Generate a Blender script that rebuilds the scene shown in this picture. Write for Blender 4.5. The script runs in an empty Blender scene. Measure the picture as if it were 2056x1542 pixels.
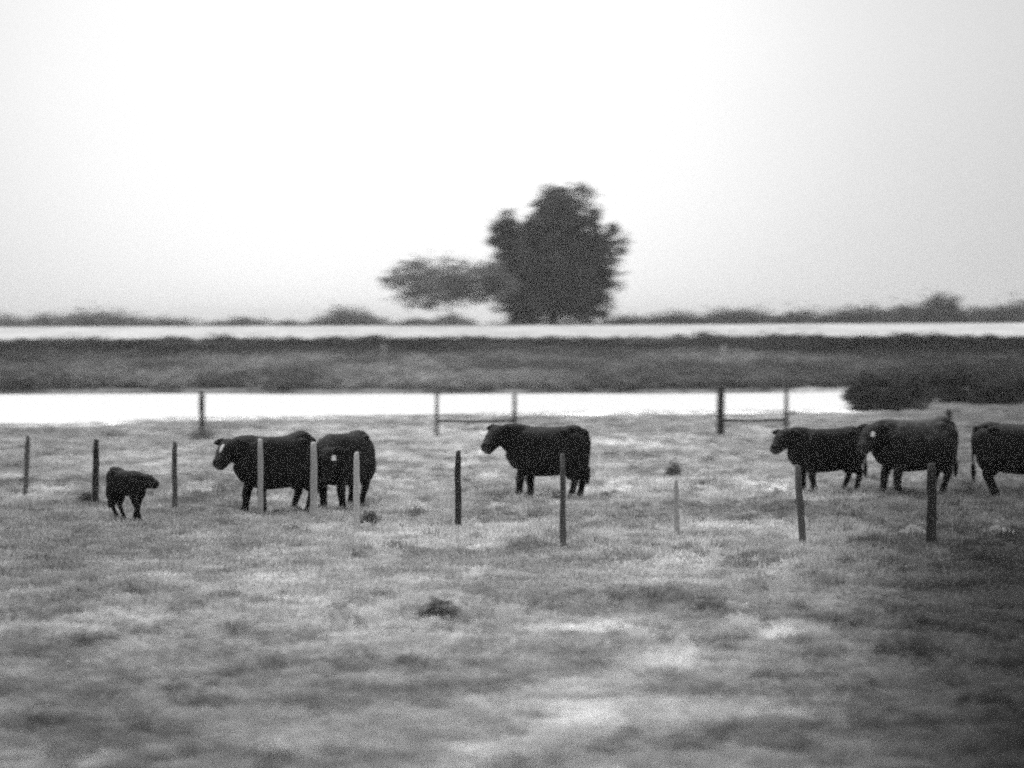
import bpy, math, random
import numpy as np
from mathutils import Matrix, Vector

random.seed(7); rng = np.random.default_rng(7)
S = bpy.context.scene
COL = S.collection
# ------------------------------------------------------------------ camera
F = 6860.0                      # focal length in photo pixels (2056 wide)
H = 3.4                         # eye height (raised railway bed)
PITCH = math.atan((771 - 650) / F)
ROLL = math.radians(-0.22)
cam_d = bpy.data.cameras.new('camera'); cam = bpy.data.objects.new('camera', cam_d); COL.objects.link(cam)
cam_d.sensor_width = 36; cam_d.lens = F * 36 / 2056
cam_d.clip_start = 0.5; cam_d.clip_end = 9000
RM = Matrix.Rotation(math.pi / 2 - PITCH, 4, 'X') @ Matrix.Rotation(ROLL, 4, 'Z')
cam.matrix_world = Matrix.Translation((0, 0, H)) @ RM
cam_d.dof.use_dof = True; cam_d.dof.focus_distance = 54; cam_d.dof.aperture_fstop = 1.4
cam_d.dof.aperture_ratio = 0.4
S.camera = cam
R3 = RM.to_3x3()
# ------------------------------------------------------------------ world, sun
SUN_EL, SUN_AZ = 62, -25        # high sun, in front of the camera and a little left
W = bpy.data.worlds.new('World'); S.world = W; W.use_nodes = True
nt = W.node_tree; nt.nodes.clear()
def N(nt, t, **k):
    n = nt.nodes.new(t)
    for a, b in k.items(): setattr(n, a, b)
    return n
L = nt.links.new
sky = N(nt, 'ShaderNodeTexSky', sky_type='NISHITA', sun_disc=False)
sky.sun_elevation = math.radians(SUN_EL); sky.sun_rotation = math.radians(SUN_AZ); sky.dust_density = 4
bw = N(nt, 'ShaderNodeRGBToBW'); L(sky.outputs[0], bw.inputs[0])
# thin bright overcast, brightest around one direction low in the north, dimmer away from it
tc = N(nt, 'ShaderNodeTexCoord')
dot = N(nt, 'ShaderNodeVectorMath', operation='DOT_PRODUCT')
gd = Vector((-0.03, 1, 0.045)).normalized(); dot.inputs[1].default_value = gd
nrm = N(nt, 'ShaderNodeVectorMath', operation='NORMALIZE'); L(tc.outputs['Generated'], nrm.inputs[0]); L(nrm.outputs[0], dot.inputs[0])
ac = N(nt, 'ShaderNodeMath', operation='ARCCOSINE'); L(dot.outputs['Value'], ac.inputs[0])
mr = N(nt, 'ShaderNodeMapRange', interpolation_type='SMOOTHSTEP'); L(ac.outputs[0], mr.inputs[0])
mr.inputs[1].default_value = 0.02; mr.inputs[2].default_value = 0.21; mr.inputs[3].default_value = 5.9; mr.inputs[4].default_value = 3.0
cn = N(nt, 'ShaderNodeTexNoise'); cn.inputs['Scale'].default_value = 9; cn.inputs['Detail'].default_value = 4; L(nrm.outputs[0], cn.inputs[0])
cm = N(nt, 'ShaderNodeMapRange'); L(cn.outputs[0], cm.inputs[0]); cm.inputs[3].default_value = 0.92; cm.inputs[4].default_value = 1.08
mul = N(nt, 'ShaderNodeMath', operation='MULTIPLY'); L(mr.outputs[0], mul.inputs[0]); L(cm.outputs[0], mul.inputs[1])
mx = N(nt, 'ShaderNodeMix', data_type='FLOAT'); mx.inputs[0].default_value = 0.85; L(bw.outputs[0], mx.inputs[2]); L(mul.outputs[0], mx.inputs[3])
bg = N(nt, 'ShaderNodeBackground'); bg.inputs[1].default_value = 0.12; L(mx.outputs[0], bg.inputs[0])
wo = N(nt, 'ShaderNodeOutputWorld'); L(bg.outputs[0], wo.inputs[0])
sd = bpy.data.lights.new('sun', 'SUN'); sd.energy = 1.7; sd.angle = math.radians(6); sd.color = (1, 1, 1)
sun = bpy.data.objects.new('sun', sd); COL.objects.link(sun)
az = math.radians(SUN_AZ); el = math.radians(SUN_EL)
sv = Vector((math.sin(az) * math.cos(el), math.cos(az) * math.cos(el), math.sin(el)))
sun.rotation_euler = sv.to_track_quat('Z', 'Y').to_euler(); sun.location = (0, 0, 60)
S.view_settings.view_transform = 'Standard'; S.view_settings.look = 'None'
S.view_settings.exposure = 0.85; S.view_settings.gamma = 1
# a soft old lens and grainy film: wide reconstruction filter, no denoiser
S.cycles.pixel_filter_type = 'GAUSSIAN'; S.cycles.filter_width = 2.6
S.cycles.use_denoising = False
S.cycles.use_adaptive_sampling = True; S.cycles.adaptive_threshold = 0.16; S.cycles.adaptive_min_samples = 24
S.cycles.max_bounces = 6; S.cycles.volume_bounces = 0; S.cycles.transparent_max_bounces = 8

# ------------------------------------------------------------------ helpers
def ray(px, py):
    return R3 @ Vector(((px - 1028) / F, (771 - py) / F, -1))
def on_ground(px, py, z=0.0):
    r = ray(px, py); t = (z - H) / r.z
    return Vector((r.x * t, r.y * t, z))
def at_dist(px, py, d):
    r = ray(px, py); t = d / r.y
    return Vector((r.x * t, d, H + r.z * t))

def _hash(ix, iy, s):
    n = (ix.astype(np.int64) * 374761393 + iy.astype(np.int64) * 668265263 + s * 974634777) & 0x7fffffff
    n = ((n ^ (n >> 13)) * 1274126177) & 0x7fffffff
    return ((n ^ (n >> 16)) & 0xffff) / 65535.0
def vnoise(x, y, s=0):
    ix = np.floor(x); iy = np.floor(y); fx = x - ix; fy = y - iy
    fx = fx * fx * (3 - 2 * fx); fy = fy * fy * (3 - 2 * fy)
    a = _hash(ix, iy, s); b = _hash(ix + 1, iy, s); c = _hash(ix, iy + 1, s); d = _hash(ix + 1, iy + 1, s)
    return (a * (1 - fx) + b * fx) * (1 - fy) + (c * (1 - fx) + d * fx) * fy
def fbm(x, y, s=0, o=4):
    v = 0; a = .5; t = 0
    for i in range(o):
        v = v + a * vnoise(x * 2 ** i + 17.3 * i, y * 2 ** i - 9.1 * i, s + i); t += a; a *= .55
    return v / t
def sstep(a, b, x):
    t = np.clip((x - a) / (b - a), 0, 1); return t * t * (3 - 2 * t)

def mesh_obj(name, verts, faces, mat, parent=None, smooth=False, loc=None):
    me = bpy.data.meshes.new(name)
    verts = np.asarray(verts, dtype=np.float32).reshape(-1, 3)
    if isinstance(faces, np.ndarray) and faces.ndim == 2:
        k = faces.shape[1]; n = faces.shape[0]
        me.vertices.add(len(verts)); me.vertices.foreach_set('co', verts.ravel())
        me.loops.add(n * k); me.loops.foreach_set('vertex_index', faces.astype(np.int32).ravel())
        me.polygons.add(n); me.polygons.foreach_set('loop_start', np.arange(0, n * k, k, dtype=np.int32))
        me.polygons.foreach_set('loop_total', np.full(n, k, dtype=np.int32))
        me.update(calc_edges=True)
    else:
        me.from_pydata(verts.tolist(), [], faces); me.update()
    if smooth: me.polygons.foreach_set('use_smooth', [True] * len(me.polygons))
    if mat: me.materials.append(mat)
    o = bpy.data.objects.new(name, me); COL.objects.link(o)
    if parent: o.parent = parent
    if loc is not None: o.location = loc
    return o
def tag(o, label=None, cat=None, group=None, kind=None):
    if label: o['label'] = label
    if cat: o['category'] = cat
    if group: o['group'] = group
    if kind: o['kind'] = kind
    return o
def empty(name, loc, rz=0):
    o = bpy.data.objects.new(name, None); COL.objects.link(o); o.location = loc; o.rotation_euler = (0, 0, rz)
    o.empty_display_size = .3
    return o

def material(name, base, var=0.3, scale=8, rough=0.9, bump=0.0, attr=None, spec=0.2, trans=0.0, streak=None):
    """grey procedural material: base albedo varied by noise; attr = name of a tone attribute that multiplies it"""
    m = bpy.data.materials.new(name); m.use_nodes = True; t = m.node_tree; t.nodes.clear(); l = t.links.new
    out = N(t, 'ShaderNodeOutputMaterial'); p = N(t, 'ShaderNodeBsdfPrincipled')
    p.inputs['Roughness'].default_value = rough; p.inputs['Specular IOR Level'].default_value = spec
    geo = N(t, 'ShaderNodeTexCoord')
    mp = N(t, 'ShaderNodeMapping'); l(geo.outputs['Object'], mp.inputs[0])
    if streak: mp.inputs['Scale'].default_value = streak
    nz = N(t, 'ShaderNodeTexNoise'); nz.inputs['Scale'].default_value = scale; nz.inputs['Detail'].default_value = 5; l(mp.outputs[0], nz.inputs[0])
    r = N(t, 'ShaderNodeMapRange'); l(nz.outputs[0], r.inputs[0])
    r.inputs[1].default_value = .3; r.inputs[2].default_value = .7
    r.inputs[3].default_value = base * (1 - var); r.inputs[4].default_value = base * (1 + var)
    v = r.outputs[0]
    if attr:
        a = N(t, 'ShaderNodeAttribute', attribute_name=attr[0], attribute_type=attr[1])
        mu = N(t, 'ShaderNodeMath', operation='MULTIPLY'); l(a.outputs['Fac'], mu.inputs[0]); l(v, mu.inputs[1]); v = mu.outputs[0]
    l(v, p.inputs['Base Color'])
    if bump:
        b = N(t, 'ShaderNodeBump'); b.inputs['Strength'].default_value = bump; b.inputs['Distance'].default_value = 0.02
        l(nz.outputs[0], b.inputs['Height']); l(b.outputs[0], p.inputs['Normal'])
    if trans:
        tr = N(t, 'ShaderNodeBsdfTranslucent'); l(v, tr.inputs[0]); ms = N(t, 'ShaderNodeMixShader'); ms.inputs[0].default_value = trans
        l(p.outputs[0], ms.inputs[1]); l(tr.outputs[0], ms.inputs[2]); l(ms.outputs[0], out.inputs[0])
    else: l(p.outputs[0], out.inputs[0])
    return m

# ------------------------------------------------------------------ terrain
def bank_y(x):      # near edge of the channel
    x = np.asarray(x, float)
    return 129.5 + 0.34 * x + 1.0 * (fbm(x / 6 + 50, x * 0, 91, 3) - .5) - 6.0 * sstep(-19.5, -17.5, x) * sstep(-12.3, -13.8, x)
def far_y(x):
    x = np.asarray(x, float)
    return 179 - 0.10 * np.clip(x, -30, 40) + 6 * (fbm(x / 9 + 20, x * 0, 77, 3) - .5)
def in_channel(x, y):
    end = 1 - sstep(0, 0.7, x - 0.0972 * y)       # the channel is cut off on the right by a bank of scrub
    return sstep(0, 0.5, y - bank_y(x)) * (1 - sstep(-2.0, 0.0, y - far_y(x))) * end
def height(x, y):
    x = np.asarray(x, float); y = np.asarray(y, float)
    z = 0.10 * (fbm(x / 5, y / 5, 3, 4) - .5) * (1 - sstep(105, 120, y))
    z = z - 0.8 * in_channel(x, y)
    up = np.interp(y, [0, 178, 190, 255, 290, 330, 345, 500, 6000], [0, 0, .12, 1.62, 2.42, 3.27, 3.2, 2.0, 2.0])
    und = 0.12 * (fbm(x / 14, y / 14, 8, 3) - .5) * sstep(190, 220, y) * (1 - sstep(250, 262, y)) + .10 * (fbm(x / 40, y * 0, 5, 2) - .5) * sstep(285, 320, y)
    return z + up + und

# tone patches seen in the photo: (px, py, radius x, radius y, change of albedo factor)
SPOTS = [(170, 1381, 60, 11, 1.5), (1558, 1447, 62, 8, 2.2), (1572, 1276, 85, 13, 1.5), (1660, 1220, 40, 8, 1.0), (985, 1104, 30, 9, 1.3),
         (1225, 988, 50, 11, .9), (1300, 1020, 90, 12, .3), (1545, 985, 42, 18, 1.0), (1575, 1060, 60, 10, .8), (1440, 1060, 60, 9, .8), (1560, 1000, 40, 10, .5),
         (1190, 1430, 120, 52, .8), (1130, 1275, 110, 10, .7), (1235, 1270, 35, 12, .8), (1300, 1345, 70, 8, .8), (620, 1515, 460, 22, .7), (250, 1420, 220, 30, .2),
         (20, 1262, 35, 14, .5), (250, 1250, 110, 12, .5), (110, 1303, 120, 12, -.45), (110, 1455, 60, 12, -.45), (20, 1480, 60, 18, -.4),
         (460, 1360, 30, 9, -.3), (520, 1420, 110, 10, -.2), (880, 1240, 70, 14, -.3), (1060, 1105, 60, 10, -.3), (1330, 1198, 30, 8, -.4),
         (1470, 1138, 35, 7, -.35), (1540, 1168, 40, 6, -.35), (1210, 1310, 60, 12, -.25), (1700, 1378, 70, 8, -.4), (1890, 1180, 120, 10, -.5),
         (2010, 1150, 60, 40, -.45), (1860, 1260, 120, 12, -.35), (1600, 1410, 140, 10, -.2), (1500, 1478, 110, 8, -.3), (700, 1430, 120, 10, -.15),
         (1380, 1130, 110, 22, .45), (880, 1322, 60, 5, .6), (1480, 1495, 40, 8, .7), (600, 1225, 120, 16, .25), (150, 1180, 100, 12, -.2), (260, 1110, 140, 14, -.15),
         (40, 995, 110, 7, .9), (130, 998, 30, 7, .7), (390, 990, 25, 10, .6), (340, 945, 40, 12, .5), (1000, 1060, 160, 10, .3), (800, 1078, 120, 8, .4),
         (1210, 1060, 60, 10, .4), (1870, 1010, 90, 20, -.2), (1800, 1030, 60, 12, -.2), (1600, 1025, 60, 14, -.35), (1930, 1070, 30, 8, .4),
         (2000, 1058, 60, 10, .8), (1990, 1020, 60, 14, -.2), (900, 870, 250, 18, .12), (60, 870, 120, 14, -.25), (405, 870, 40, 16, -.35), (1350, 870, 90, 14, -.2), (1840, 818, 46, 8, .5), (1930, 822, 30, 7, .5), (1700, 827, 50, 5, 1.2)]
SPW = []
for px, py, rx, ry, dv in SPOTS:
    c = on_ground(px, py); e = on_ground(px + rx, py); a = on_ground(px, py - ry); b = on_ground(px, py + ry)
    SPW.append((c.x, (a.y + b.y) / 2, abs(e.x - c.x), abs(a.y - b.y) / 2, dv))
def tone(x, y):
    x = np.asarray(x, float); y = np.asarray(y, float)
    t = 0.72 + 0.6 * (fbm(x / 3.2, y / 4.5, 21, 5) - .5) + .55 * (fbm(x / .8, y / 1.1, 33, 3) - .5)
    t = t + .75 * (fbm(x / .28, y / .6, 39, 3) - .5)
    t = t + 0.25 * (fbm(x / 14, y / 20, 5, 2) - .5)
    u = x / np.maximum(y, 8)                       # vignette put into the turf colour: darker right and (less) far left, by bearing
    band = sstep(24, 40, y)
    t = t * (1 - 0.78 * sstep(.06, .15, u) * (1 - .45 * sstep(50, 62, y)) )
    t = t * (1 - 0.05 * sstep(-1.2, -4.5, x + 0.05 * (y - 30)) * (1 - .6 * sstep(60, 75, y)))
    t = t * (1 + .12 * sstep(-6, -2, x) * (1 - sstep(4, 7, x)) )
    t = t * (1 + .3 * sstep(62, 78, y)) * 1.07
    for cx, cy, rx, ry, dv in SPW:
        q = ((x - cx) / rx) ** 2 + ((y - cy) / ry) ** 2
        w = np.exp(-np.minimum(q, 30) * 0.9)
        t = t * (1 + dv * (.52 if dv > 0 else 1.1) * w)
    # pale dry margin, then a dark wet lip along the channel
    by = bank_y(x)
    inl = 1 - sstep(13, 14.5, x)
    t = t * (1 + .8 * sstep(by - 9, by - 6, y) * (1 - sstep(by - 4.2, by - 3.4, y)) * inl)
    t = t * (1 - .88 * sstep(by - 4, by - 3.2, y) * inl * (.75 + .25 * sstep(.35, .5, fbm(x / 3, x * 0, 12, 2))))
    return np.clip(t, .08, 3.2)

def strip(name, ys, xs, mat, tonef=None, kindlabel=None):
    X, Y = np.meshgrid(xs, ys); Z = height(X, Y)
    V = np.stack([X, Y, Z], -1).reshape(-1, 3); nx = len(xs); ny = len(ys)
    i = np.arange(nx * ny).reshape(ny, nx)
    Fc = np.stack([i[:-1, :-1], i[:-1, 1:], i[1:, 1:], i[1:, :-1]], -1).reshape(-1, 4)
    o = mesh_obj(name, V, Fc, mat, smooth=True)
    if tonef is not None:
        at = o.data.attributes.new('tone', 'FLOAT', 'POINT')
        at.data.foreach_set('value', tonef(X.ravel(), Y.ravel()).astype(np.float32))
    tag(o, kind='structure'); return o

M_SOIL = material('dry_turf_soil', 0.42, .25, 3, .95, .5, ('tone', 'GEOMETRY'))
M_EMB = material('weedy_slope_soil', 0.07, .35, .6, .95, 0, None)
M_PALE = material('bleached_stubble', 0.47, .16, .25, .95, 0, None, streak=(1, .3, 1))
M_PLAIN = material('far_plain', 0.30, .25, .05, .95)
xs_core = np.arange(-32, 32.01, .16)
gr = 32 * 1.28 ** np.arange(1, 19)
xs = np.concatenate([-gr[::-1], xs_core, gr])
ys1 = np.concatenate([np.arange(-30, 16, 2.0), np.arange(16, 60, .25), np.arange(60, 112, .5), np.arange(112, 140, .2), np.arange(140, 170, 1.), np.arange(170, 190.01, .4)])
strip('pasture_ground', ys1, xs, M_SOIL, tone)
xs2 = np.concatenate([-gr[::-1], np.arange(-32, 32.01, 1.), gr])
strip('embankment', np.arange(190, 258.01, 1.), xs2, M_EMB)
strip('stubble_field', np.concatenate([np.arange(258, 346, 2.), [346]]), xs2, M_PALE)
strip('far_plain', np.concatenate([np.arange(346, 500, 10.), np.geomspace(500, 6000, 20)]), xs2, M_PLAIN)

# water in the channel
mw = bpy.data.materials.new('rippled_water'); mw.use_nodes = True; t = mw.node_tree; p = t.nodes['Principled BSDF']
p.inputs['Base Color'].default_value = (.72, .72, .72, 1); p.inputs['Roughness'].default_value = .34; p.inputs['IOR'].default_value = 1.33
wn = N(t, 'ShaderNodeTexNoise'); wn.inputs['Scale'].default_value = 2.2; wn.inputs['Detail'].default_value = 4
wc = N(t, 'ShaderNodeTexCoord'); wm = N(t, 'ShaderNodeMapping'); wm.inputs['Scale'].default_value = (.35, 1, 1)
t.links.new(wc.outputs['Object'], wm.inputs[0]); t.links.new(wm.outputs[0], wn.inputs[0])
wb = N(t, 'ShaderNodeBump'); wb.inputs['Strength'].default_value = .9; wb.inputs['Distance'].default_value = .25
t.links.new(wn.outputs[0], wb.inputs['Height']); t.links.new(wb.outputs[0], p.inputs['Normal'])
wx = np.linspace(-300, 21, 260); wy = np.linspace(0, 1, 12)
X, T = np.meshgrid(wx, wy); A = bank_y(X) - 1.2; B = far_y(X) + 1.2; Y = A + (B - A) * T
V = np.stack([X, Y, np.full_like(X, -.22)], -1).reshape(-1, 3); i = np.arange(X.size).reshape(X.shape)
keep = (X - 0.0972 * Y < 1.5)
Fc = np.stack([i[:-1, :-1], i[:-1, 1:], i[1:, 1:], i[1:, :-1]], -1).reshape(-1, 4)
kk = keep.reshape(-1); Fc = Fc[kk[Fc].all(1)]
tag(mesh_obj('water', V, Fc, mw), kind='structure')

# ------------------------------------------------------------------ scattered ground cover (geometry nodes on points)
SRC = bpy.data.collections.new('cover_sources')      # not linked to the scene: only read by the scatter nodes
def blade_tuft(name, n, rad, h, wid, lean, mat, seg=2):
    V = []; Fc = []
    for k in range(n):
        a = random.uniform(0, 2 * math.pi); r = rad * math.sqrt(random.random()); x, y = r * math.cos(a), r * math.sin(a)
        hh = h * random.uniform(.4, 1.15); d = random.uniform(0, 2 * math.pi); ln = lean * random.uniform(.2, 1.3)
        w = wid * random.uniform(.6, 1.3); wx, wy = -math.sin(d) * w, math.cos(d) * w
        b = len(V)
        V += [(x - wx, y - wy, -.02), (x + wx, y + wy, -.02)]
        for s in range(1, seg):
            q = s / seg; px = x + math.cos(d) * ln * hh * q * q; py = y + math.sin(d) * ln * hh * q * q
            V += [(px - wx * .8, py - wy * .8, hh * q), (px + wx * .8, py + wy * .8, hh * q)]
        V.append((x + math.cos(d) * ln * hh, y + math.sin(d) * ln * hh, hh * (1 - .3 * ln)))
        for s in range(seg - 1): Fc.append((b + 2 * s, b + 2 * s + 1, b + 2 * s + 3, b + 2 * s + 2))
        Fc.append((b + 2 * seg - 2, b + 2 * seg - 1, b + 2 * seg))
    me = bpy.data.meshes.new(name); me.from_pydata(V, [], Fc); me.materials.append(mat)
    o = bpy.data.objects.new(name, me); SRC.objects.link(o); return o
def leaf_cloud(blobs, nclump, nleaf, size, spread=.16, up=.3, seed=0, flat=.0):
    """small leaf-sized quads gathered in clumps through the volume of the given ellipsoids"""
    g = np.random.default_rng(seed)
    vol = np.array([b[3] * b[4] * b[5] for b in blobs]) ** .8; vol = vol / vol.sum()
    P = []
    for b, w in zip(blobs, vol):
        n = max(3, int(nclump * w)); d = g.normal(size=(n, 3)); d /= np.linalg.norm(d, axis=1)[:, None]
        rr = g.random(n) ** .45
        c = np.array(b[:3]) + d * rr[:, None] * np.array(b[3:6])
        sc = np.mean(b[3:6]) * spread * g.uniform(.6, 1.6, n)
        q = g.normal(size=(n, nleaf, 3)) * sc[:, None, None] * np.array([1.15, 1.15, .75])
        P.append((c[:, None, :] + q).reshape(-1, 3))
    P = np.concatenate(P); n = len(P)
    a = g.normal(size=(n, 3)); a[:, 2] *= .6; a /= np.linalg.norm(a, axis=1)[:, None]
    b = np.cross(a, g.normal(size=(n, 3))); b /= np.linalg.norm(b, axis=1)[:, None]
    s = size * g.uniform(.5, 1.4, n)[:, None]
    V = np.stack([P - a * s, P + b * s * .55, P + a * s, P - b * s * .55], 1).reshape(-1, 3)
    return V, np.arange(4 * n).reshape(-1, 4)
def leaf_src(name, blobs, nc, nl, size, mat, seed):
    V, Fc = leaf_cloud(blobs, nc, nl, size, .3, seed=seed)
    V[:, 2] = np.abs(V[:, 2])
    o = mesh_obj(name, V, Fc, mat); COL.objects.unlink(o); SRC.objects.link(o); return o

def scatter(name, pts, tones, scl, srcs, smin=.7, smax=1.3, zs=None):
    n = len(pts)
    me = bpy.data.meshes.new(name); me.vertices.add(n); me.vertices.foreach_set('co', np.asarray(pts, np.float32).ravel())
    def at(nm, ty, arr, f='value'):
        a = me.attributes.new(nm, ty, 'POINT'); a.data.foreach_set(f, arr)
    at('tone', 'FLOAT', np.asarray(tones, np.float32))
    s = (np.asarray(scl) * rng.uniform(smin, smax, n)).astype(np.float32)
    sz = s * (rng.uniform(.75, 1.25, n).astype(np.float32) if zs is None else np.asarray(zs, np.float32))
    at('scl', 'FLOAT_VECTOR', np.stack([s, s, sz], -1).ravel(), 'vector')
    rot = np.zeros((n, 3), np.float32); rot[:, 2] = rng.uniform(0, 6.283, n); rot[:, :2] = rng.normal(size=(n, 2)) * .07
    at('rot', 'FLOAT_VECTOR', rot.ravel(), 'vector')
    at('pick', 'INT', rng.integers(0, len(srcs), n).astype(np.int32))
    o = bpy.data.objects.new(name, me); COL.objects.link(o)
    g = bpy.data.node_groups.new(name + '_nodes', 'GeometryNodeTree')
    g.interface.new_socket('Geometry', in_out='INPUT', socket_type='NodeSocketGeometry')
    g.interface.new_socket('Geometry', in_out='OUTPUT', socket_type='NodeSocketGeometry')
    gi = N(g, 'NodeGroupInput'); go = N(g, 'NodeGroupOutput'); ip = N(g, 'GeometryNodeInstanceOnPoints')
    ip.inputs['Pick Instance'].default_value = True
    m2p = N(g, 'GeometryNodeMeshToPoints')
    jn = N(g, 'GeometryNodeGeometryToInstance'); l = g.links.new
    for sobj in srcs:
        oi = N(g, 'GeometryNodeObjectInfo'); oi.inputs['Object'].default_value = sobj; oi.inputs['As Instance'].default_value = True
        l(oi.outputs['Geometry'], jn.inputs[0])
    l(gi.outputs[0], m2p.inputs[0]); l(m2p.outputs[0], ip.inputs['Points']); l(jn.outputs[0], ip.inputs['Instance'])
    for nm, dt, sock in (('scl', 'FLOAT_VECTOR', 'Scale'), ('rot', 'FLOAT_VECTOR', 'Rotation'), ('pick', 'INT', 'Instance Index')):
        na = N(g, 'GeometryNodeInputNamedAttribute', data_type=dt); na.inputs['Name'].default_value = nm
        l(na.outputs['Attribute'], ip.inputs[sock])
    l(ip.outputs[0], go.inputs[0])
    md = o.modifiers.new('scatter', 'NODES'); md.node_group = g
    tag(o, kind='stuff'); return o

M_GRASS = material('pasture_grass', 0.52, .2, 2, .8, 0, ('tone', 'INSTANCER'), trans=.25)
M_WEED = material('dark_weeds', 0.15, .35, 1.2, .85, 0, ('tone', 'INSTANCER'), trans=.15)
tufts = [blade_tuft('tuft%d' % k, 46, .17, .055 + .01 * k, .0055, .8, M_GRASS) for k in range(6)]
tall = [blade_tuft('tall%d' % k, 60, .16, .18, .007, .6, M_GRASS, 3) for k in range(4)]
# grazed sward: denser near the camera
n = 100000
d = 20 + 128 * rng.random(n) ** 1.3; x = rng.uniform(-1, 1, n) * (.2 * d + 2.0); y = d
ok = (y < bank_y(x) - 3.4) | (x > .0972 * y + .8)
x = x[ok]; y = y[ok]; z = height(x, y)
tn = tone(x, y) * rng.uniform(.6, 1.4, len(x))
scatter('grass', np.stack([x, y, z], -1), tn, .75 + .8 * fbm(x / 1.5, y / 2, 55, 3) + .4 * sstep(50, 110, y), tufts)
# taller rough tufts, in patches
n = 24000
d = 22 + 103 * rng.random(n) ** .9; x = rng.uniform(-1, 1, n) * (.2 * d + 2.0); y = d
pz = fbm(x / 4, y / 5, 66, 4)
ok = (pz > .50) & ((y < bank_y(x) - 3.6) | (x > .0972 * y + .8))
x = x[ok]; y = y[ok]
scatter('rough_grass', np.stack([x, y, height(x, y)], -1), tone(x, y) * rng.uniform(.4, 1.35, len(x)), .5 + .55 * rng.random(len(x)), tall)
# weeds on the embankment
wsrc = [leaf_src('weed%d' % k, [(0, 0, .25, .45, .45, .28)], 14, 16, .07, M_WEED, 40 + k) for k in range(5)]
n = 17000
y = rng.uniform(175, 257, n); x = rng.uniform(-1, 1, n) * (.19 * y + 4)
ok = y > far_y(x) + .2
x = x[ok]; y = y[ok]
dk = sstep(.35, .65, fbm(x / 7, y / 16, 71, 4))
wt = (1.75 - 1.15 * sstep(205, 232, y)) * (.6 + .8 * dk)
wt = wt * (1 - .72 * sstep(13, 26, x)) * (1 - .42 * sstep(-16, -30, x)); wt = wt * (1 + .4 * (rng.random(len(x)) > .8))
scatter('tall_weeds', np.stack([x, y, height(x, y)], -1), wt, .75 + .7 * fbm(x / 5, y / 8, 73, 3), wsrc)

# ------------------------------------------------------------------ trees and shrubs
def tube(path, radii, seg=8, squash=1.0):
    path = [Vector(p) for p in path]; V = []; Fc = []
    up = Vector((0, 1, 0.01))
    for i, pt in enumerate(path):
        tdir = (path[min(i + 1, len(path) - 1)] - path[max(i - 1, 0)]).normalized()
        u = tdir.cross(up)
        if u.length < .05: u = tdir.cross(Vector((1, 0, 0)))
        u.normalize(); w = u.cross(tdir).normalized()
        for k in range(seg):
            a = 2 * math.pi * k / seg; V.append(pt + (u * math.cos(a) + w * math.sin(a) * squash) * radii[i])
    for i in range(len(path) - 1):
        for k in range(seg):
            Fc.append((i * seg + k, i * seg + (k + 1) % seg, (i + 1) * seg + (k + 1) % seg, (i + 1) * seg + k))
    Fc.append(tuple(range(seg))[::-1]); Fc.append(tuple(range((len(path) - 1) * seg, len(path) * seg)))
    return V, Fc
M_BARK = material('bark', .10, .4, 4, .9, .6, streak=(1, 1, .2))
M_LEAF_D = material('dark_foliage', .12, .5, .5, .75, 0, trans=.4)
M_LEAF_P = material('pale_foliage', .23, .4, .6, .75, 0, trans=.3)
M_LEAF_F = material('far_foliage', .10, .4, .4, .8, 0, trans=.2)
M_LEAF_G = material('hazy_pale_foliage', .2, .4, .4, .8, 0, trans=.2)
M_LEAF_B = material('thicket_foliage', .05, .5, 2, .8, 0, trans=.1)

def woody(name, base, blobs_px, dist, mat, label, cat, group, nc, nl, size, trunk_r=.3, spread=.16, seed=1, depth=.8, forks=5, stem='trunk'):
    """blobs_px: (px, py, rx, ry) ellipses of the crown in photo pixels, laid out at distance dist"""
    root = empty(name, base)
    s = dist / F; bl = []
    g = random.Random(seed)
    for (px, py, rx, ry) in blobs_px:
        c = at_dist(px, py, dist) - base
        dy = g.uniform(-.25, .25) * rx * s * depth
        bl.append((c.x, c.y + dy, c.z, rx * s, rx * s * depth, ry * s))
    V, Fc = leaf_cloud(bl, nc, nl, size, spread, seed=seed)
    zmin = .05; V[:, 2] = np.where(V[:, 2] < zmin, zmin + (zmin - V[:, 2]) * .3, V[:, 2])
    mesh_obj('crown', V, Fc, mat, root)
    top = max(bl, key=lambda b: b[2])
    cz = sum(b[2] for b in bl) / len(bl); cx = sum(b[0] for b in bl) / len(bl)
    pth = [(0, 0, -.1), (.04 * cx, .02, cz * .25), (.3 * cx + .02, -.03, cz * .6), (top[0] * .7, top[1] * .7, top[2] * .85)]
    V, Fc = tube(pth, [trunk_r * 1.25, trunk_r, trunk_r * .75, trunk_r * .25], 8)
    mesh_obj(stem, V, Fc, M_BARK, root, True)
    for k, b in enumerate(bl[:forks]):
        st = Vector(pth[1]).lerp(Vector(pth[2]), g.random())
        e = Vector((b[0], b[1], b[2])); mid = st.lerp(e, .5) + Vector((0, 0, .08 * (e - st).length))
        V, Fc = tube([st, mid, e], [trunk_r * .5, trunk_r * .32, trunk_r * .08], 6)
        mesh_obj('branch', V, Fc, M_BARK, root, True)
    tag(root, label, cat, group); return root
def ground_at(px, d):
    r = ray(px, 650); x = r.x / r.y * d
    return Vector((x, d, float(height(x, d))))

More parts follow.
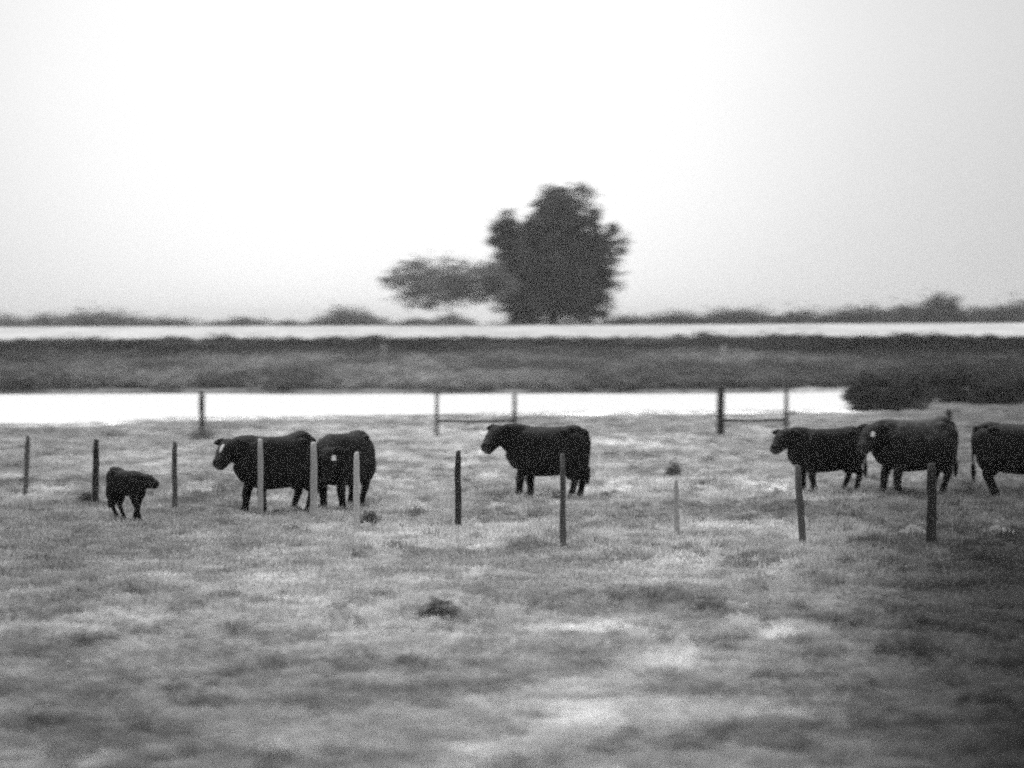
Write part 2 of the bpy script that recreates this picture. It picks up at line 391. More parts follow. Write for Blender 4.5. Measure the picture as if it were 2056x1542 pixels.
TD = 336
woody('broadleaf_tree', ground_at(1112, TD),
      [(1110, 600, 100, 52), (1112, 540, 105, 52), (1050, 612, 52, 38), (1180, 612, 45, 36), (1130, 470, 62, 55), (1128, 408, 48, 36), (1155, 420, 44, 44), (1098, 402, 28, 26), (1215, 485, 42, 34), (1190, 450, 26, 30), (1060, 560, 80, 60), (1160, 540, 70, 60), (1110, 440, 50, 50),
       (1022, 455, 34, 34), (1015, 480, 40, 40), (1050, 490, 50, 50), (1035, 500, 42, 40), (1200, 500, 44, 40), (1222, 475, 26, 26), (1010, 550, 34, 34), (1196, 560, 40, 48), (1075, 500, 60, 45)],
      TD, M_LEAF_D, 'large dark broadleaf tree standing alone on the pale ridge', 'tree', None, 700, 80, .21, .42, .15, 5, .8, 9)
woody('broadleaf_tree', ground_at(905, TD - 4),
      [(850, 560, 48, 38), (800, 562, 34, 24), (832, 528, 24, 20), (905, 555, 55, 34), (955, 560, 45, 38), (840, 596, 48, 22), (1000, 580, 40, 44), (915, 597, 50, 16), (972, 590, 30, 22), (778, 560, 18, 10), (990, 555, 40, 40), (880, 570, 80, 26)],
      TD - 4, M_LEAF_P, 'smaller pale spreading tree leaning left beside the large dark tree', 'tree', None, 230, 46, .17, .06, .24, 9, .8, 6)
far = [(-90, 60, 643, 0), (40, 160, 638, 1), (120, 290, 627, 2), (292, 378, 639, 3), (435, 528, 641, 4), (555, 606, 647, 5), (632, 758, 622, 6), (800, 880, 640, 7), (858, 945, 634, 8),
       (1215, 1300, 641, 9), (1290, 1420, 634, 10), (1400, 1560, 627, 11), (1540, 1665, 633, 12), (1635, 1800, 624, 13), (1770, 1870, 616, 14), (1832, 1952, 584, 15), (1935, 2010, 618, 16), (1975, 2110, 608, 17), (2070, 2200, 600, 18)]
FL = {0: 'faint low shrub cut by the left edge of the skyline', 1: 'long low shrub on the skyline, second from the left edge', 2: 'wide rounded shrub, the tallest on the far left skyline',
      3: 'small faint round shrub right of the wide one on the left skyline', 4: 'small low shrub alone mid left on the pale skyline', 5: 'tiny faint bush between two low shrubs on the left skyline',
      6: 'rounded grey shrub on the skyline left of the spreading tree', 7: 'low thin shrub on the skyline beneath the spreading tree', 8: 'dark pointed shrub on the skyline just left of the large tree',
      9: 'very low shrub at the right foot of the large tree', 10: 'thin low shrub on the skyline right of the large tree', 11: 'long even shrub mid right on the skyline',
      12: 'low shrub above the end of the white channel on the skyline', 13: 'broad shrub left of the peaked bush on the right skyline', 14: 'shrub at the left shoulder of the peaked bush',
      15: 'tall peaked dark bush rising from the right skyline', 16: 'shrub in the dip just right of the peaked bush', 17: 'tall dark shrub at the right end of the skyline', 18: 'shrub beyond the right edge of the skyline'}
FD = 480
for x0, x1, top, k in far:
    cxp = (x0 + x1) / 2; w = (x1 - x0) / 2; base = ground_at(cxp, FD + (k * 37) % 60)
    D = base.y; hh = (672 - top) * (.88 if k < 9 else 1); top = 672 - hh
    cy = top + hh * .5
    bl = [(cxp, cy, w * .8, hh * .50), (cxp - w * .65, cy + hh * .12, w * .6, hh * .38), (cxp + w * .6, cy + hh * .10, w * .6, hh * .40)]
    if k == 15: bl = [(1893, 608, 28, 26), (1893, 625, 42, 28), (1890, 640, 56, 26), (1925, 640, 30, 20), (1860, 642, 30, 16), (1895, 660, 60, 18)]
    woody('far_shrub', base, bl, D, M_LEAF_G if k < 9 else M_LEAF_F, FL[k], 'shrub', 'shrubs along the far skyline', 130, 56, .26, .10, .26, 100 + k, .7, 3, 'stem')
# hedge line that runs thin along the whole skyline
hb = []
for px in range(-120, 2200, 26):
    if 935 < px < 985: continue
    th = 4 + 3 * random.random() + (6 if px > 1230 else 0)
    c = at_dist(px, 655 - th * .3, 560); hb.append((c.x, c.y + random.uniform(-8, 8), c.z, 1.8, 1.5, th / F * 560))
V, Fc = leaf_cloud(hb, 700, 22, .28, .4, seed=5)
tag(mesh_obj('hedge_growth', V, Fc, M_LEAF_F), kind='stuff')

# scrub that closes the channel on the right
THK = [(1716, 150, 768, 22, 'narrow dark bush right at the end of the white channel'), (1745, 127.5, 782, 34, 'low dark bush at the very foot of the channel end'), (1800, 128, 785, 48, 'low dark bush in front of the thicket above the right cows'), (1738, 139, 748, 38, 'dark bush at the end of the white channel'), (1772, 135, 755, 42, 'low dark bush second from the channel end'), (1820, 138, 752, 55, 'dark bush above the grey backed cow'),
       (1875, 150, 745, 50, 'dark bush behind the far post on the right'), (1935, 140, 735, 58, 'tall blackish bush, tallest of the right thicket'), (2000, 138, 765, 55, 'dark bush above the cow cut by the right edge'), (2055, 143, 745, 50, 'dark bush cut by the right edge of the photo'), (2120, 140, 750, 50, 'dark bush beyond the right edge')]
for k, (px, d_, top, w, lab) in enumerate(THK):
    base = ground_at(px, d_); fy = 650 + H * F / d_ - (px - 1028) * .0038
    hh = fy - top
    bl = [(px, top + hh * .42, w * .62, hh * .42), (px - w * .5, top + hh * .66, w * .45, hh * .34), (px + w * .5, top + hh * .62, w * .45, hh * .36), (px, top + hh * .8, w * 1.1, hh * .26)]
    woody('thicket_bush', base, bl, d_, M_LEAF_B, lab, 'bush', 'dark bushes closing the channel', 90, 45, .075, .05, .2, 200 + k, .6, 3, 'stem')
# two small shrubs and a few weeds in the pasture
def weed_bush(name, px, py, w, h, lab, mat, seed, nc=60, sz=.03):
    base = on_ground(px, py); base.z = float(height(base.x, base.y))
    bl = [(px, py - h * .55, w * .6, h * .45), (px - w * .35, py - h * .3, w * .5, h * .3), (px + w * .4, py - h * .28, w * .45, h * .28)]
    return woody(name, base, bl, base.y, mat, lab, 'weed', None, nc, 26, sz, .012, .34, seed, .8, 3, 'stem')
M_WEEDY = material('dark_weed_leaf', .24, .4, 6, .8, 0, trans=.2)
weed_bush('weed_bush', 880, 1252, 50, 44, 'dark round weed alone in the open foreground pasture', M_WEEDY, 301)
weed_bush('weed_bush', 743, 1060, 26, 34, 'small dark bush at the foot of the white post', M_WEEDY, 302)
weed_bush('weed_bush', 1352, 962, 20, 40, 'grey weed standing mid field between the middle cow and the right cows', material('grey_weed_leaf', .26, .4, 6, .8, 0, trans=.2), 303, 40)
weed_bush('weed_bush', 1215, 1003, 16, 14, 'tiny weed beside the pale patch right of the middle cow', M_WEEDY, 304, 20)
weed_bush('weed_bush', 175, 1015, 26, 26, 'low weed around the foot of the darkest left post', M_WEEDY, 305, 30)
weed_bush('weed_bush', 405, 888, 36, 34, 'scrubby weed round the far post left of the first cow', M_WEEDY, 306, 40)

M_TUSS = material('bleached_tussock', .50, .25, 5, .9, 0, trans=.3)
def tussock(px, py, w, h, lab, seed):
    g = random.Random(seed); base = on_ground(px, py); base.z = float(height(base.x, base.y)); s = base.y / F
    V = []; Fc = []
    for k in range(900):
        a = g.uniform(0, 6.283); r = min(1.6, abs(g.gauss(0, .62))); x = r * math.cos(a) * w * s * (1 + .35 * math.sin(5 * a + seed)); y = r * math.sin(a) * w * s * .7
        hh = h * s * max(.12, 1 - .6 * r) * g.uniform(.35, 1.15); dx = x * .25 + g.gauss(0, .03); dy = y * .25 + g.gauss(0, .03); b = len(V)
        V += [(x - .008, y, -.01), (x + .008, y, -.01), (x + dx * .5 + .007, y + dy * .5, hh * .7), (x + dx * .5 - .007, y + dy * .5, hh * .7), (x + dx, y + dy, hh * .95)]
        Fc += [(b, b + 1, b + 2, b + 3), (b + 3, b + 2, b + 4)]
    o = mesh_obj('grass_tussock', V, Fc, M_TUSS, None, loc=base)
    tag(o, lab, 'tussock', 'bleached grass tussocks by the right hand posts')
tussock(1235, 1000, 42, 20, 'pale tussock just right of the middle cow', 1)
tussock(1560, 1005, 44, 30, 'pale tussock beneath the head of the left cow of the right pair', 2)
tussock(1700, 1072, 62, 36, 'broad pale tussock between the two dark right hand posts', 3)
tussock(1832, 1078, 26, 26, 'small pale tussock at the left of the thick dark post', 4)
tussock(2000, 1078, 50, 22, 'pale tussock below the cow cut by the right edge', 5)
tussock(1375, 1005, 20, 18, 'small pale tussock in front of the grey weed', 6)

# ------------------------------------------------------------------ fence posts
def wood_post(name, px, base_py, top_py, w_px, mat, label, group, lean=0.0, z=0.0, seed=0, round_=True):
    base = on_ground(px, base_py, z); base.z = float(height(base.x, base.y)) ; s = base.y / F
    h = (base_py - top_py) * s; r = w_px * s / 2; g = random.Random(seed)
    root = empty(name, base); seg = 10; V = []; Fc = []; K = 9
    for i in range(K):
        q = i / (K - 1); rr = r * (1.06 - .12 * q) * g.uniform(.93, 1.07)
        if i == K - 1: rr *= .8
        cx = lean * h * q + g.gauss(0, .004); cy = g.gauss(0, .004)
        for k in range(seg):
            a = 2 * math.pi * k / seg; V.append((cx + rr * math.cos(a) * (1 + .06 * math.sin(3 * a + 2)), cy + rr * math.sin(a), -.05 + (h + .05) * q + (.015 * math.cos(a + seed) if i == K - 1 else 0)))
    for i in range(K - 1):
        for k in range(seg): Fc.append((i * seg + k, i * seg + (k + 1) % seg, (i + 1) * seg + (k + 1) % seg, (i + 1) * seg + k))
    Fc.append(tuple(range((K - 1) * seg, K * seg)))
    mesh_obj('shaft', V, Fc, mat, root, True)
    # wire staples
    for q in (.35, .62, .88):
        c = Vector((lean * h * q, -r * 1.0, h * q))
        Vv, Ff = tube([c + Vector((-.012, 0, -.02)), c + Vector((-.012, -.012, 0)), c + Vector((.012, -.012, 0)), c + Vector((.012, 0, -.02))], [.0025] * 4, 5)
        mesh_obj('staple', Vv, Ff, M_STEEL, root)
    tag(root, label, 'fence post', group); return root
M_STEEL = material('galvanised_steel', .35, .2, 30, .5)
M_PD = material('dark_post_wood', .035, .5, 9, .9, .5, streak=(1, 1, .15))
M_PM = material('grey_post_wood', .10, .4, 9, .9, .5, streak=(1, 1, .15))
M_PL = material('pale_post_wood', .38, .2, 9, .9, .4, streak=(1, 1, .15))
M_PW = material('whitewashed_post', .50, .15, 9, .85, .3, streak=(1, 1, .15))
G1 = 'fence posts in a line among the cows'
wood_post('fence_post', 50, 1003, 878, 10, M_PM, 'thin grey wooden post nearest the left edge', G1, .05, seed=1)
wood_post('fence_post', 191, 1016, 884, 13, M_PD, 'dark wooden post just left of the calf', G1, .02, seed=2)
wood_post('fence_post', 351, 1028, 888, 11, M_PM, 'grey post between the calf and the first cow', G1, 0, seed=3)
wood_post('fence_post', 523, 1040, 884, 11, M_PL, 'pale post in front of the shoulder of the first big cow', G1, 0, seed=4)
wood_post('fence_post', 630, 1052, 888, 14, M_PL, 'pale post standing in the gap between the two left cows', G1, 0, seed=5)
wood_post('fence_post', 716, 1070, 908, 12, M_PW, 'white post at the right side of the round bodied cow', G1, 0, seed=6)
wood_post('fence_post', 920, 1063, 905, 13, M_PD, 'dark post alone in the open left of the middle cow', G1, 0, seed=7)
wood_post('fence_post', 1130, 1108, 912, 12, M_PM, 'grey post in front of the hind quarters of the middle cow', G1, 0, seed=8)
wood_post('fence_post', 1358, 1080, 965, 10, M_PL, 'short pale weathered post midway in the open ground', G1, 0, seed=9)
wood_post('fence_post', 1612, 1092, 935, 14, M_PM, 'grey post in front of the smaller cow of the right pair', G1, -.07, seed=10)
wood_post('fence_post', 1870, 1098, 930, 20, M_PD, 'thick dark post in front of the grey backed cow', G1, 0, seed=11)

G2 = 'far posts in front of the white channel'
wood_post('fence_post', 405, 886, 784, 12, M_PD, 'far post crossing the white channel above the first cow', G2, 0, seed=21)
wood_post('fence_post', 1905, 895, 822, 13, M_PD, 'far dark post behind the rump of the grey backed cow', G2, 0, seed=22)
def brace(px0, px1, base_py, top_py, wires, thick, label, seed):
    a = on_ground(px0, base_py); b = on_ground(px1, base_py + .0); s = a.y / F
    root = empty('fence_brace', ((a.x + b.x) / 2, a.y, float(height(a.x, a.y)))); g = random.Random(seed)
    half = (b.x - a.x) / 2; h = (base_py - top_py) * s
    for sx, r in ((-1, thick[0]), (1, thick[1])):
        hh = h * (1 if sx < 0 else .97)
        V, Fc = tube([(sx * half, 0, -.1), (sx * half, 0, hh * .5), (sx * half + .01, 0, hh)], [r * 1.05, r, r * .9], 10); mesh_obj('post', V, Fc, M_PD, root, True)
    V, Fc = tube([(-half, 0, wires), (0, 0, wires - .02), (half, 0, wires)], [.04, .035, .04], 8); mesh_obj('rail', V, Fc, M_PM, root, True)
    tag(root, label, 'fence brace', 'far fence braces'); return root
brace(877, 1033, 880, 786, .52, (.055, .06), 'two far posts joined by a rail behind the middle cow', 1)
brace(1447, 1580, 880, 778, .52, (.12, .06), 'two far posts joined by a thick rail above the right cows', 2)
# slender pale poles on the weedy slope
for px, d_, top, lab in ((770, 205, 690, 'slender pale pole in the dark weeds left of centre'), (1453, 190, 692, 'slender pale pole in the weeds above the thick far post')):
    b = ground_at(px, d_); top_z = at_dist(px, top, d_).z
    root = empty('marker_pole', b)
    V, Fc = tube([(0, 0, -.2), (0, 0, (top_z - b.z) * .5), (0.01, 0, top_z - b.z)], [.075, .07, .065], 8); mesh_obj('shaft', V, Fc, M_PW, root, True)
    V, Fc = tube([(0, 0, top_z - b.z), (0, 0, top_z - b.z + .05)], [.05, .03], 8); mesh_obj('cap', V, Fc, M_PM, root, True)
    tag(root, lab, 'pole', 'marker poles on the far slope')

# ------------------------------------------------------------------ cattle
def coat(name, base, saddle=False):
    m = bpy.data.materials.new(name); m.use_nodes = True; t = m.node_tree; p = t.nodes['Principled BSDF']; l = t.links.new
    p.inputs['Roughness'].default_value = .75; p.inputs['Specular IOR Level'].default_value = .18
    tc = N(t, 'ShaderNodeTexCoord'); nz = N(t, 'ShaderNodeTexNoise'); nz.inputs['Scale'].default_value = 7; nz.inputs['Detail'].default_value = 6; l(tc.outputs['Object'], nz.inputs[0])
    r = N(t, 'ShaderNodeMapRange'); l(nz.outputs[0], r.inputs[0]); r.inputs[1].default_value = .35; r.inputs[2].default_value = .7; r.inputs[3].default_value = base * .6; r.inputs[4].default_value = base * 1.8
    v = r.outputs[0]
    if saddle:
        sp = N(t, 'ShaderNodeSeparateXYZ'); l(tc.outputs['Object'], sp.inputs[0])
        nn = N(t, 'ShaderNodeTexNoise'); nn.inputs['Scale'].default_value = 3.2; nn.inputs['Detail'].default_value = 5; l(tc.outputs['Object'], nn.inputs[0])
        ma = N(t, 'ShaderNodeMath', operation='MULTIPLY_ADD'); l(nn.outputs[0], ma.inputs[0]); ma.inputs[1].default_value = .5; l(sp.outputs['Z'], ma.inputs[2])
        s1 = N(t, 'ShaderNodeMapRange', interpolation_type='SMOOTHSTEP'); l(ma.outputs[0], s1.inputs[0]); s1.inputs[1].default_value = 1.22; s1.inputs[2].default_value = 1.38
        s2 = N(t, 'ShaderNodeMapRange', interpolation_type='SMOOTHSTEP'); l(sp.outputs['X'], s2.inputs[0]); s2.inputs[1].default_value = -.62; s2.inputs[2].default_value = -.42
        s3 = N(t, 'ShaderNodeMapRange', interpolation_type='SMOOTHSTEP'); l(sp.outputs['X'], s3.inputs[0]); s3.inputs[1].default_value = .75; s3.inputs[2].default_value = .5
        m1 = N(t, 'ShaderNodeMath', operation='MULTIPLY'); l(s1.outputs[0], m1.inputs[0]); l(s2.outputs[0], m1.inputs[1])
        m2 = N(t, 'ShaderNodeMath', operation='MULTIPLY'); l(m1.outputs[0], m2.inputs[0]); l(s3.outputs[0], m2.inputs[1])
        sc = N(t, 'ShaderNodeMapRange'); l(nz.outputs[0], sc.inputs[0]); sc.inputs[1].default_value = .35; sc.inputs[2].default_value = .7; sc.inputs[3].default_value = .03; sc.inputs[4].default_value = .075
        mxx = N(t, 'ShaderNodeMix', data_type='FLOAT'); l(m2.outputs[0], mxx.inputs[0]); l(v, mxx.inputs[2]); l(sc.outputs[0], mxx.inputs[3]); v = mxx.outputs[0]
    l(v, p.inputs['Base Color'])
    hz = N(t, 'ShaderNodeTexNoise'); hz.inputs['Scale'].default_value = 60; l(tc.outputs['Object'], hz.inputs[0])
    b = N(t, 'ShaderNodeBump'); b.inputs['Strength'].default_value = .5; b.inputs['Distance'].default_value = .01; l(hz.outputs[0], b.inputs['Height']); l(b.outputs[0], p.inputs['Normal'])
    return m
M_COAT = coat('black_coat', .006); M_SADDLE = coat('black_coat_grey_back', .010, True)
M_HOOF = material('hoof_horn', .02, .3, 20, .6); M_EYE = material('eye', .01, .1, 20, .15, spec=.6)
M_TAG2 = material('white_hair', .55, .1, 20, .8)
M_TAG = material('ear_tag_plastic', .85, .03, 20, .5); M_NOSE = material('muzzle_skin', .03, .3, 12, .5)

def catmull(pts, n=5):
    pts = [np.array(p, float) for p in pts]; out = []
    for i in range(len(pts) - 1):
        p0 = pts[max(i - 1, 0)]; p1 = pts[i]; p2 = pts[i + 1]; p3 = pts[min(i + 2, len(pts) - 1)]
        for k in range(n):
            t = k / n
            out.append(.5 * ((2 * p1) + (-p0 + p2) * t + (2 * p0 - 5 * p1 + 4 * p2 - p3) * t * t + (-p0 + 3 * p1 - 3 * p2 + p3) * t ** 3))
    out.append(pts[-1]); return out
def limb(st, seg=14, n=4, pw=1.0):
    """st: (x,y,z, half width across, half height in plane); returns closed tube following the stations"""
    st = catmull(st, n); V = []; Fc = []
    P = [Vector(s[:3]) for s in st]
    for i, s in enumerate(st):
        td = (P[min(i + 1, len(P) - 1)] - P[max(i - 1, 0)]).normalized()
        side = Vector((0, 1, 0)); side = (side - td * side.dot(td))
        side.normalize(); up = side.cross(td).normalized()
        for k in range(seg):
            a = 2 * math.pi * k / seg; ca, sa = math.cos(a), math.sin(a)
            V.append(P[i] + side * math.copysign(abs(ca) ** pw, ca) * max(s[3], .006) + up * math.copysign(abs(sa) ** pw, sa) * max(s[4], .006))
    for i in range(len(P) - 1):
        for k in range(seg): Fc.append((i * seg + k, i * seg + (k + 1) % seg, (i + 1) * seg + (k + 1) % seg, (i + 1) * seg + k))
    Fc.append(tuple(range(seg))[::-1]); Fc.append(tuple(range((len(P) - 1) * seg, len(P) * seg)))
    return V, Fc
def merge(parts):
    V = []; Fc = []
    for v, f in parts:
        b = len(V); V += [tuple(q) for q in v]; Fc += [tuple(b + i for i in ff) for ff in f]
    return V, Fc

def cow(px, py, yaw, sc, label, coatm, poll, muzzle_px, feet, tail=None, tag_px=None, calf=False, depth=1.0, name='cow',
        group='black cattle in the pasture', thin=1.0, lx=.81, hump=0.0, hd_in=.25, mz_in=.55, tail_in=0.0, blaze=False):
    """poll / muzzle_px / feet / tail are photo pixels; hd_in, mz_in, tail_in = metres nearer to the camera than the animal's base"""
    base = on_ground(px, py); base.z = float(height(base.x, base.y)) - .02
    root = empty(name, base, math.radians(yaw)); root.scale = (sc, sc, sc)
    inv = (Matrix.Translation(base) @ Matrix.Rotation(math.radians(yaw), 4, 'Z') @ Matrix.Scale(sc, 4)).inverted()
    def loc(p, toward): return inv @ at_dist(p[0], p[1], base.y - toward)
    head = tuple(loc(poll, hd_in)); muzzle = tuple(loc(muzzle_px, mz_in))
    def foot_off(k, p):
        sg = 1 if k % 2 == 0 else -1; wy0 = .80 if calf else thin; yy = .17 * sg * wy0
        X = (.52 * lx) if k < 2 else (-.70 * lx - .02)
        r = ray(p[0], 650); d0 = base.y
        # depth of the nominal foot, sideways position from the photo
        nom = inv.inverted() @ Vector((X, yy, 0)); q = inv @ Vector((r.x / r.y * nom.y, nom.y, base.z))
        ox, oy = q.x - X, q.y - yy
        m = .15
        return max(-m, min(m, ox)), max(-.10, min(.10, oy))
    legs = [foot_off(k, p) if p else (0, 0) for k, p in enumerate(feet)]
    if tail: tail = [tuple(loc(p, tail_in)) for p in tail]
    ld = .13 if calf else 0      # calves: shallower trunk, longer legs
    wz = .76 if calf else depth; wy = .80 if calf else thin
    T = [(-.90, 1.20, .07, .08), (-.87, 1.17, .17, .15), (-.76, 1.08, .25, .27), (-.58, .96, .30, .40), (-.36, .915, .32, .43), (-.08, .89, .335, .44), (.2, .885, .335, .445), (.42, .90, .31, .435), (.60, .90, .26, .38), (.76, .89, .20, .30), (.86, .90, .13, .20), (.90, .95, .05, .08)]
    body = limb([(x * lx, 0, z + ld, ry * wy, rz * wz) for x, z, ry, rz in T], 24, 3, .78)
    hx, hy, hz = head; mxp, myp, mz = muzzle; hv = Vector(muzzle) - Vector(head); hv = hv.normalized() * (.40 if calf else .49)
    parts = [body]
    # hump of the hips and the tail head, withers
    parts.append(limb([(-.86 * lx, 0, 1.24 + ld, .07, .06), (-.66 * lx, 0, 1.285 + ld * .6 + hump, .17 * wy, .09 + hump * .5), (-.40 * lx, 0, 1.26 + ld * .6 + hump * .7, .16 * wy, .08 + hump * .5), (0, 0, 1.2, .1, .08)], 12))
    parts.append(limb([(.1 * lx, 0, 1.22, .1, .08), (.36 * lx, 0, 1.25, .12 * wy, .075), (.58 * lx, 0, 1.19, .10, .07)], 12))
    for sg in (-1, 1):
        parts.append(limb([(.44 * lx, sg * .20 * wy, 1.24, .05, .07), (.50 * lx, sg * .25 * wy, 1.02, .075, .13), (.56 * lx, sg * .22 * wy, .78, .06, .10)], 10))
        parts.append(limb([(-.40 * lx, sg * .16 * wy, 1.22, .05, .05), (-.50 * lx, sg * .235 * wy, 1.25 + ld * .5, .05, .05), (-.62 * lx, sg * .16 * wy, 1.22, .05, .05)], 10))
    nw = .75 if calf else 1
    nw = .75 if calf else 1
    n0 = Vector((.50 * lx, 0, 1.03 + ld * .5)); n3 = Vector((hx, hy, hz - .05)) - hv * .04
    n1 = n0.lerp(n3, .38) + Vector((.02, 0, .01)); n2 = n0.lerp(n3, .72) + Vector((.01, 0, .01))
    parts.append(limb([tuple(n0) + (.23 * nw, .32 * nw), tuple(n1) + (.21 * nw, .30 * nw), tuple(n2) + (.175 * nw, .25 * nw), tuple(n3) + (.14, .18)], 16))
    if not calf:
        parts.append(limb([(.50 * lx, 0, .72, .12, .16), (.78 * lx, 0, .70, .10, .13), (.94 * lx, 0, .84, .05, .07)], 12))
    # head: poll, brow, bridge, muzzle
    h0 = Vector(head)
    hd = [(-.14, .11, .11, .03), (0, .155, .165, .0), (.22, .17, .18, -.015), (.45, .15, .175, -.02), (.68, .125, .145, -.01), (.86, .13, .125, 0), (1.0, .115, .11, 0), (1.05, .06, .06, 0)]
    parts.append(limb([tuple(h0 + hv * q) + (a, b) for q, a, b, _ in [(q, a, b, c) for q, a, b, c in hd]], 14))
    jaw = h0 + hv * .35 + Vector((0, 0, -.09))
    parts.append(limb([tuple(h0 + hv * .08 + Vector((0, 0, -.08))) + (.06, .07), tuple(jaw) + (.065, .06), tuple(h0 + hv * .8 + Vector((0, 0, -.045))) + (.05, .04)], 10))
    # ears: flattened cones to both sides
    sidev = Vector((-hv.y, hv.x, 0)).normalized() if (abs(hv.x) + abs(hv.y)) > .01 else Vector((0, 1, 0))
    ear = []; hu = hv.normalized(); fr = (Vector((0, 0, 1)) - hu * hu.z).normalized()
    for sg in (-1, 1):
        r0 = h0 + sidev * sg * .03 + Vector((0, 0, .05)); r1 = r0 + sidev * sg * .15 + Vector((0, 0, .025)); r2 = r0 + sidev * sg * .31 + Vector((0, 0, .0))
        V, Fc = tube([r0, r1, (r1 + r2) / 2 + Vector((0, 0, -.005)), r2], [.06, .068, .06, .02], 10, .55)
        parts.append((V, Fc)); ear.append(r1 * .4 + r2 * .6)
    # legs: (front left, front right, hind left, hind right) with (x offset, y offset) of the foot
    hoofs = []
    for k, (ox, oy) in enumerate(legs):
        sg = 1 if k % 2 == 0 else -1; yy = .17 * sg * wy
        if k < 2:
            X = .52 * lx
            st = [(X + .04, yy, .95, .10, .17), (X, yy * 1.15, .74, .095, .15), (X - .02 + ox * .2, yy * 1.1, .58, .075, .10), (X + ox * .55 + .01, yy + oy * .5, .38, .078, .085), (X + ox * .75, yy + oy * .75, .25, .064, .066), (X + ox, yy + oy, .13, .064, .066), (X + ox + .02, yy + oy, .07, .058, .062)]
            foot = Vector((X + ox + .03, yy + oy, 0))
        else:
            X = -.62 * lx
            st = [(X + .04, yy * .85, 1.08, .13, .19), (X + .02, yy * 1.0, .88, .15, .235), (X - .0, yy * 1.05, .68, .13, .225), (X - .06 + ox * .3, yy + oy * .4, .52, .09, .14), (X - .14 + ox * .6, yy + oy * .6, .42, .066, .082), (X - .11 + ox * .85, yy + oy * .85, .25, .056, .062), (X - .09 + ox, yy + oy, .13, .06, .064), (X - .07 + ox, yy + oy, .07, .06, .064)]
            foot = Vector((X - .05 + ox, yy + oy, 0))
        if calf: st = [(a, b, c * (1.04 if c < .7 else 1), d * .95, e * .9) for a, b, c, d, e in st]
        parts.append(limb(st, 12)); hoofs.append(foot)
    # tail dock
    tl = tail or [(-.93 * lx, 0, 1.25), (-.97 * lx - .02, 0, 1.10), (-.97 * lx - .03, .02, .85), (-.96 * lx - .03, .02, .62)]
    rr = [.045, .034, .026, .022, .02, .02][:len(tl)]
    tl = [Vector(q) for q in tl]
    parts.append(limb([tuple(q) + (r, r) for q, r in zip([Vector((-.84 * lx, 0, 1.25))] + tl, [.06] + rr)], 10))
    V, Fc = merge(parts)
    o = mesh_obj('body', V, Fc, None, None)
    rm = o.modifiers.new('r', 'REMESH'); rm.mode = 'VOXEL'; rm.voxel_size = .017; rm.use_smooth_shade = True
    sm = o.modifiers.new('s', 'CORRECTIVE_SMOOTH') if False else o.modifiers.new('s', 'SMOOTH'); sm.factor = .6; sm.iterations = 5
    dg = bpy.context.evaluated_depsgraph_get(); me = bpy.data.meshes.new_from_object(o.evaluated_get(dg)); me.name = 'body'
    o.modifiers.clear(); o.data = me; me.materials.clear(); me.materials.append(coatm); me.polygons.foreach_set('use_smooth', [True] * len(me.polygons)); o.parent = root
    for f in hoofs:
        c = []
        for q, rx in ((0, .062), (.035, .058), (.08, .05)):
            c += [(f.x + .02 - q * .25 + rx * 1.15 * math.cos(2 * math.pi * k / 10) , f.y + rx * .9 * math.sin(2 * math.pi * k / 10), q + .012) for k in range(10)]
        fc = [(i * 10 + k, i * 10 + (k + 1) % 10, (i + 1) * 10 + (k + 1) % 10, (i + 1) * 10 + k) for i in range(2) for k in range(10)] + [tuple(range(10))[::-1], tuple(range(20, 30))]
        mesh_obj('hoof', c, fc, M_HOOF, root, True)
    e = tl[-1]; e0 = tl[-2]; dv = (e - e0).normalized()
    V, Fc = limb([tuple(e - dv * .02) + (.022, .022), tuple(e + dv * .07) + (.045, .045), tuple(e + dv * .2) + (.04, .04), tuple(e + dv * .3) + (.01, .01)], 10)
    mesh_obj('tail_switch', V, Fc, coatm, root, True)
    for sg in (-1, 1):
        c = h0 + hv * .3 + sidev * sg * .112 + Vector((0, 0, .045))
        V, Fc = limb([tuple(c + Vector((-.02, 0, 0))) + (.008, .008), tuple(c) + (.02, .018), tuple(c + Vector((.02, 0, 0))) + (.008, .008)], 8)
        mesh_obj('eye', V, Fc, M_EYE, root, True)
    V, Fc = limb([tuple(h0 + hv * .93) + (.115, .11), tuple(h0 + hv * 1.0) + (.108, .10), tuple(h0 + hv * 1.07) + (.05, .05)], 12)
    mesh_obj('muzzle', V, Fc, M_NOSE, root, True)
    if not calf:
        V, Fc = limb([(-.14, 0, .60, .04, .04), (-.27, 0, .57, .12, .10), (-.38, 0, .60, .09, .08), (-.44, 0, .66, .03, .03)], 12)
        mesh_obj('udder', V, Fc, coatm, root, True)
    if blaze:
        V, Fc = limb([tuple(h0 + hv * .30 + fr * .168) + (.010, .010), tuple(h0 + hv * .42 + fr * .166) + (.045, .016), tuple(h0 + hv * .58 + fr * .146) + (.04, .016), tuple(h0 + hv * .68 + fr * .125) + (.010, .010)], 10)
        mesh_obj('face_blaze', V, Fc, M_TAG2, root, True)
    if tag_px is not None:      # hangs from the ear that lies nearest to where the photo shows it
        tp = loc(tag_px, hd_in + .34); c = min(ear, key=lambda q: (q - tp).length); c = c.lerp(tp, .8); w_, h_ = .036, .046
        d1 = (inv.to_3x3() @ Vector((1, 0, 0))).normalized(); d2 = Vector((0, 0, 1)); nn = d1.cross(d2) * .004
        cs = [c + d1 * a * w_ + d2 * b * h_ + nn * s_ for s_ in (-1, 1) for a, b in ((-1, -1), (1, -1), (1, .6), (.35, 1), (-.35, 1), (-1, .6))]
        fc = [tuple(range(6))[::-1], tuple(range(6, 12))] + [(k, (k + 1) % 6, 6 + (k + 1) % 6, 6 + k) for k in range(6)]
        mesh_obj('ear_tag', cs, fc, M_TAG, root)
    tag(root, label, name, group); return root

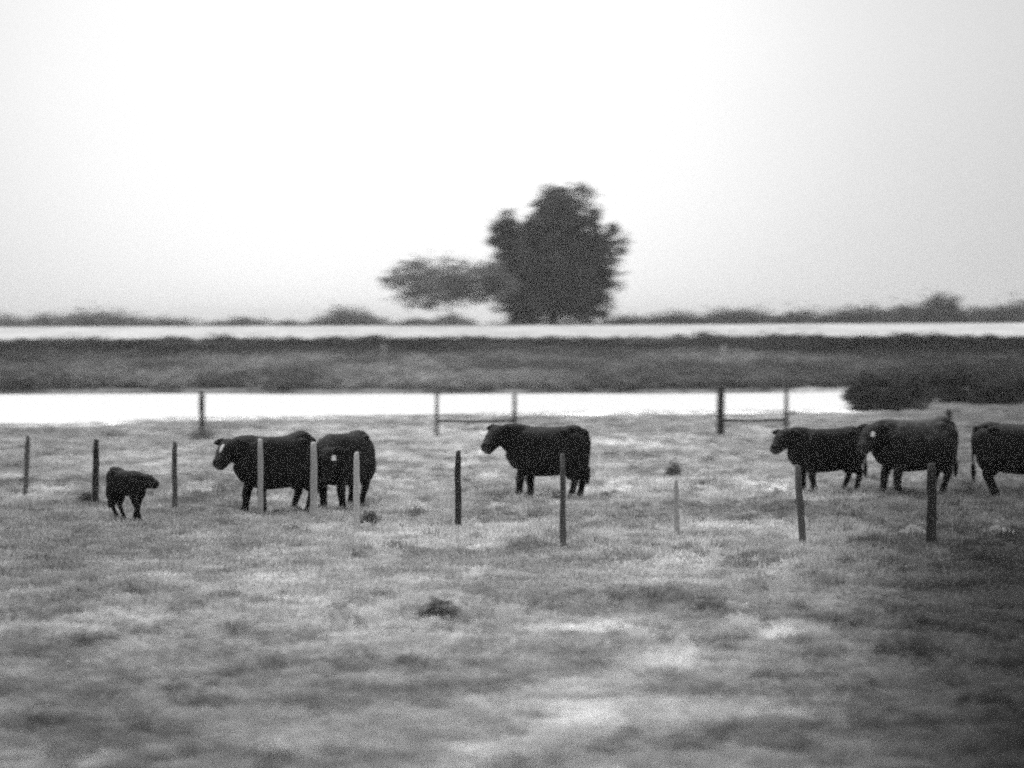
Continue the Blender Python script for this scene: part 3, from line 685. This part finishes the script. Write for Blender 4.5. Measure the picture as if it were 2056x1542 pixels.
cow(555, 1035, 217, 1.06, 'big black cow with a small white face mark behind two pale posts', M_COAT, (463, 896), (441, 931), [(527, 0), (490, 0), (618, 0), (588, 0)], hump=.03, hd_in=.3, mz_in=.62, blaze=True)
cow(690, 1026, 243, 1.07, 'round bodied black cow seen nearly head on, tail swung right', M_COAT, (660, 912), (650, 956), [(686, 0), (648, 0), (712, 0), (702, 0)],
    tail=[(722, 874), (737, 890), (740, 912), (733, 934)], tag_px=(665, 923), tail_in=-.6, hd_in=.85, mz_in=1.1, lx=.8)
cow(1100, 1003, 154, 1.08, 'black cow standing alone in the middle of the pasture', M_COAT, (1004, 867), (980, 897), [(1040, 0), (1064, 0), (1146, 0), (1163, 0)], hd_in=-.1, mz_in=.15, hump=.0)
cow(1660, 990, 204, .98, 'smaller black cow, left one of the right hand pair', M_COAT, (1577, 875), (1555, 905), [(1634, 0), (1612, 0), (1720, 0), (1696, 0)], hd_in=.3, mz_in=.6, lx=.90)
cow(1836, 995, 205, 1.14, 'black cow with dusty grey back and white ear tag', M_SADDLE, (1754, 866), (1735, 898), [(1802, 0), (1772, 0), (1893, 0), (1868, 0)], tag_px=(1745, 874), hd_in=.5, mz_in=.8, lx=.83, hump=.01)
cow(2050, 1000, -20, 1.10, 'black cow cut off by the right edge of the photo', M_COAT, (2145, 890), (2165, 930), [(2110, 0), (2090, 0), (1998, 0), (2024, 0)], lx=.86)
cow(256, 1048, -36, .66, 'small black calf alone at the left, facing right', M_COAT, (290, 963), (318, 976), [(268, 0), (278, 0), (250, 0), (236, 0)], calf=True, name='calf', lx=.66, hd_in=.2, mz_in=.3)

# ------------------------------------------------------------------ air
HAZE = 0.00022
hv = [(-2500, -28, -2.0), (2500, -28, -2.0), (2500, 5900, -2.0), (-2500, 5900, -2.0)]
hv += [(a, b, 26.0) for a, b, _ in hv]
mh = bpy.data.materials.new('haze_air'); mh.use_nodes = True; t = mh.node_tree; t.nodes.clear()
pv = N(t, 'ShaderNodeVolumePrincipled'); pv.inputs['Color'].default_value = (.99, .99, .99, 1); pv.inputs['Density'].default_value = HAZE; pv.inputs['Anisotropy'].default_value = .3
oo = N(t, 'ShaderNodeOutputMaterial'); t.links.new(pv.outputs[0], oo.inputs['Volume'])
tag(mesh_obj('haze', hv, [(3, 2, 1, 0), (4, 5, 6, 7), (0, 1, 5, 4), (1, 2, 6, 5), (2, 3, 7, 6), (3, 0, 4, 7)], mh), kind='stuff')
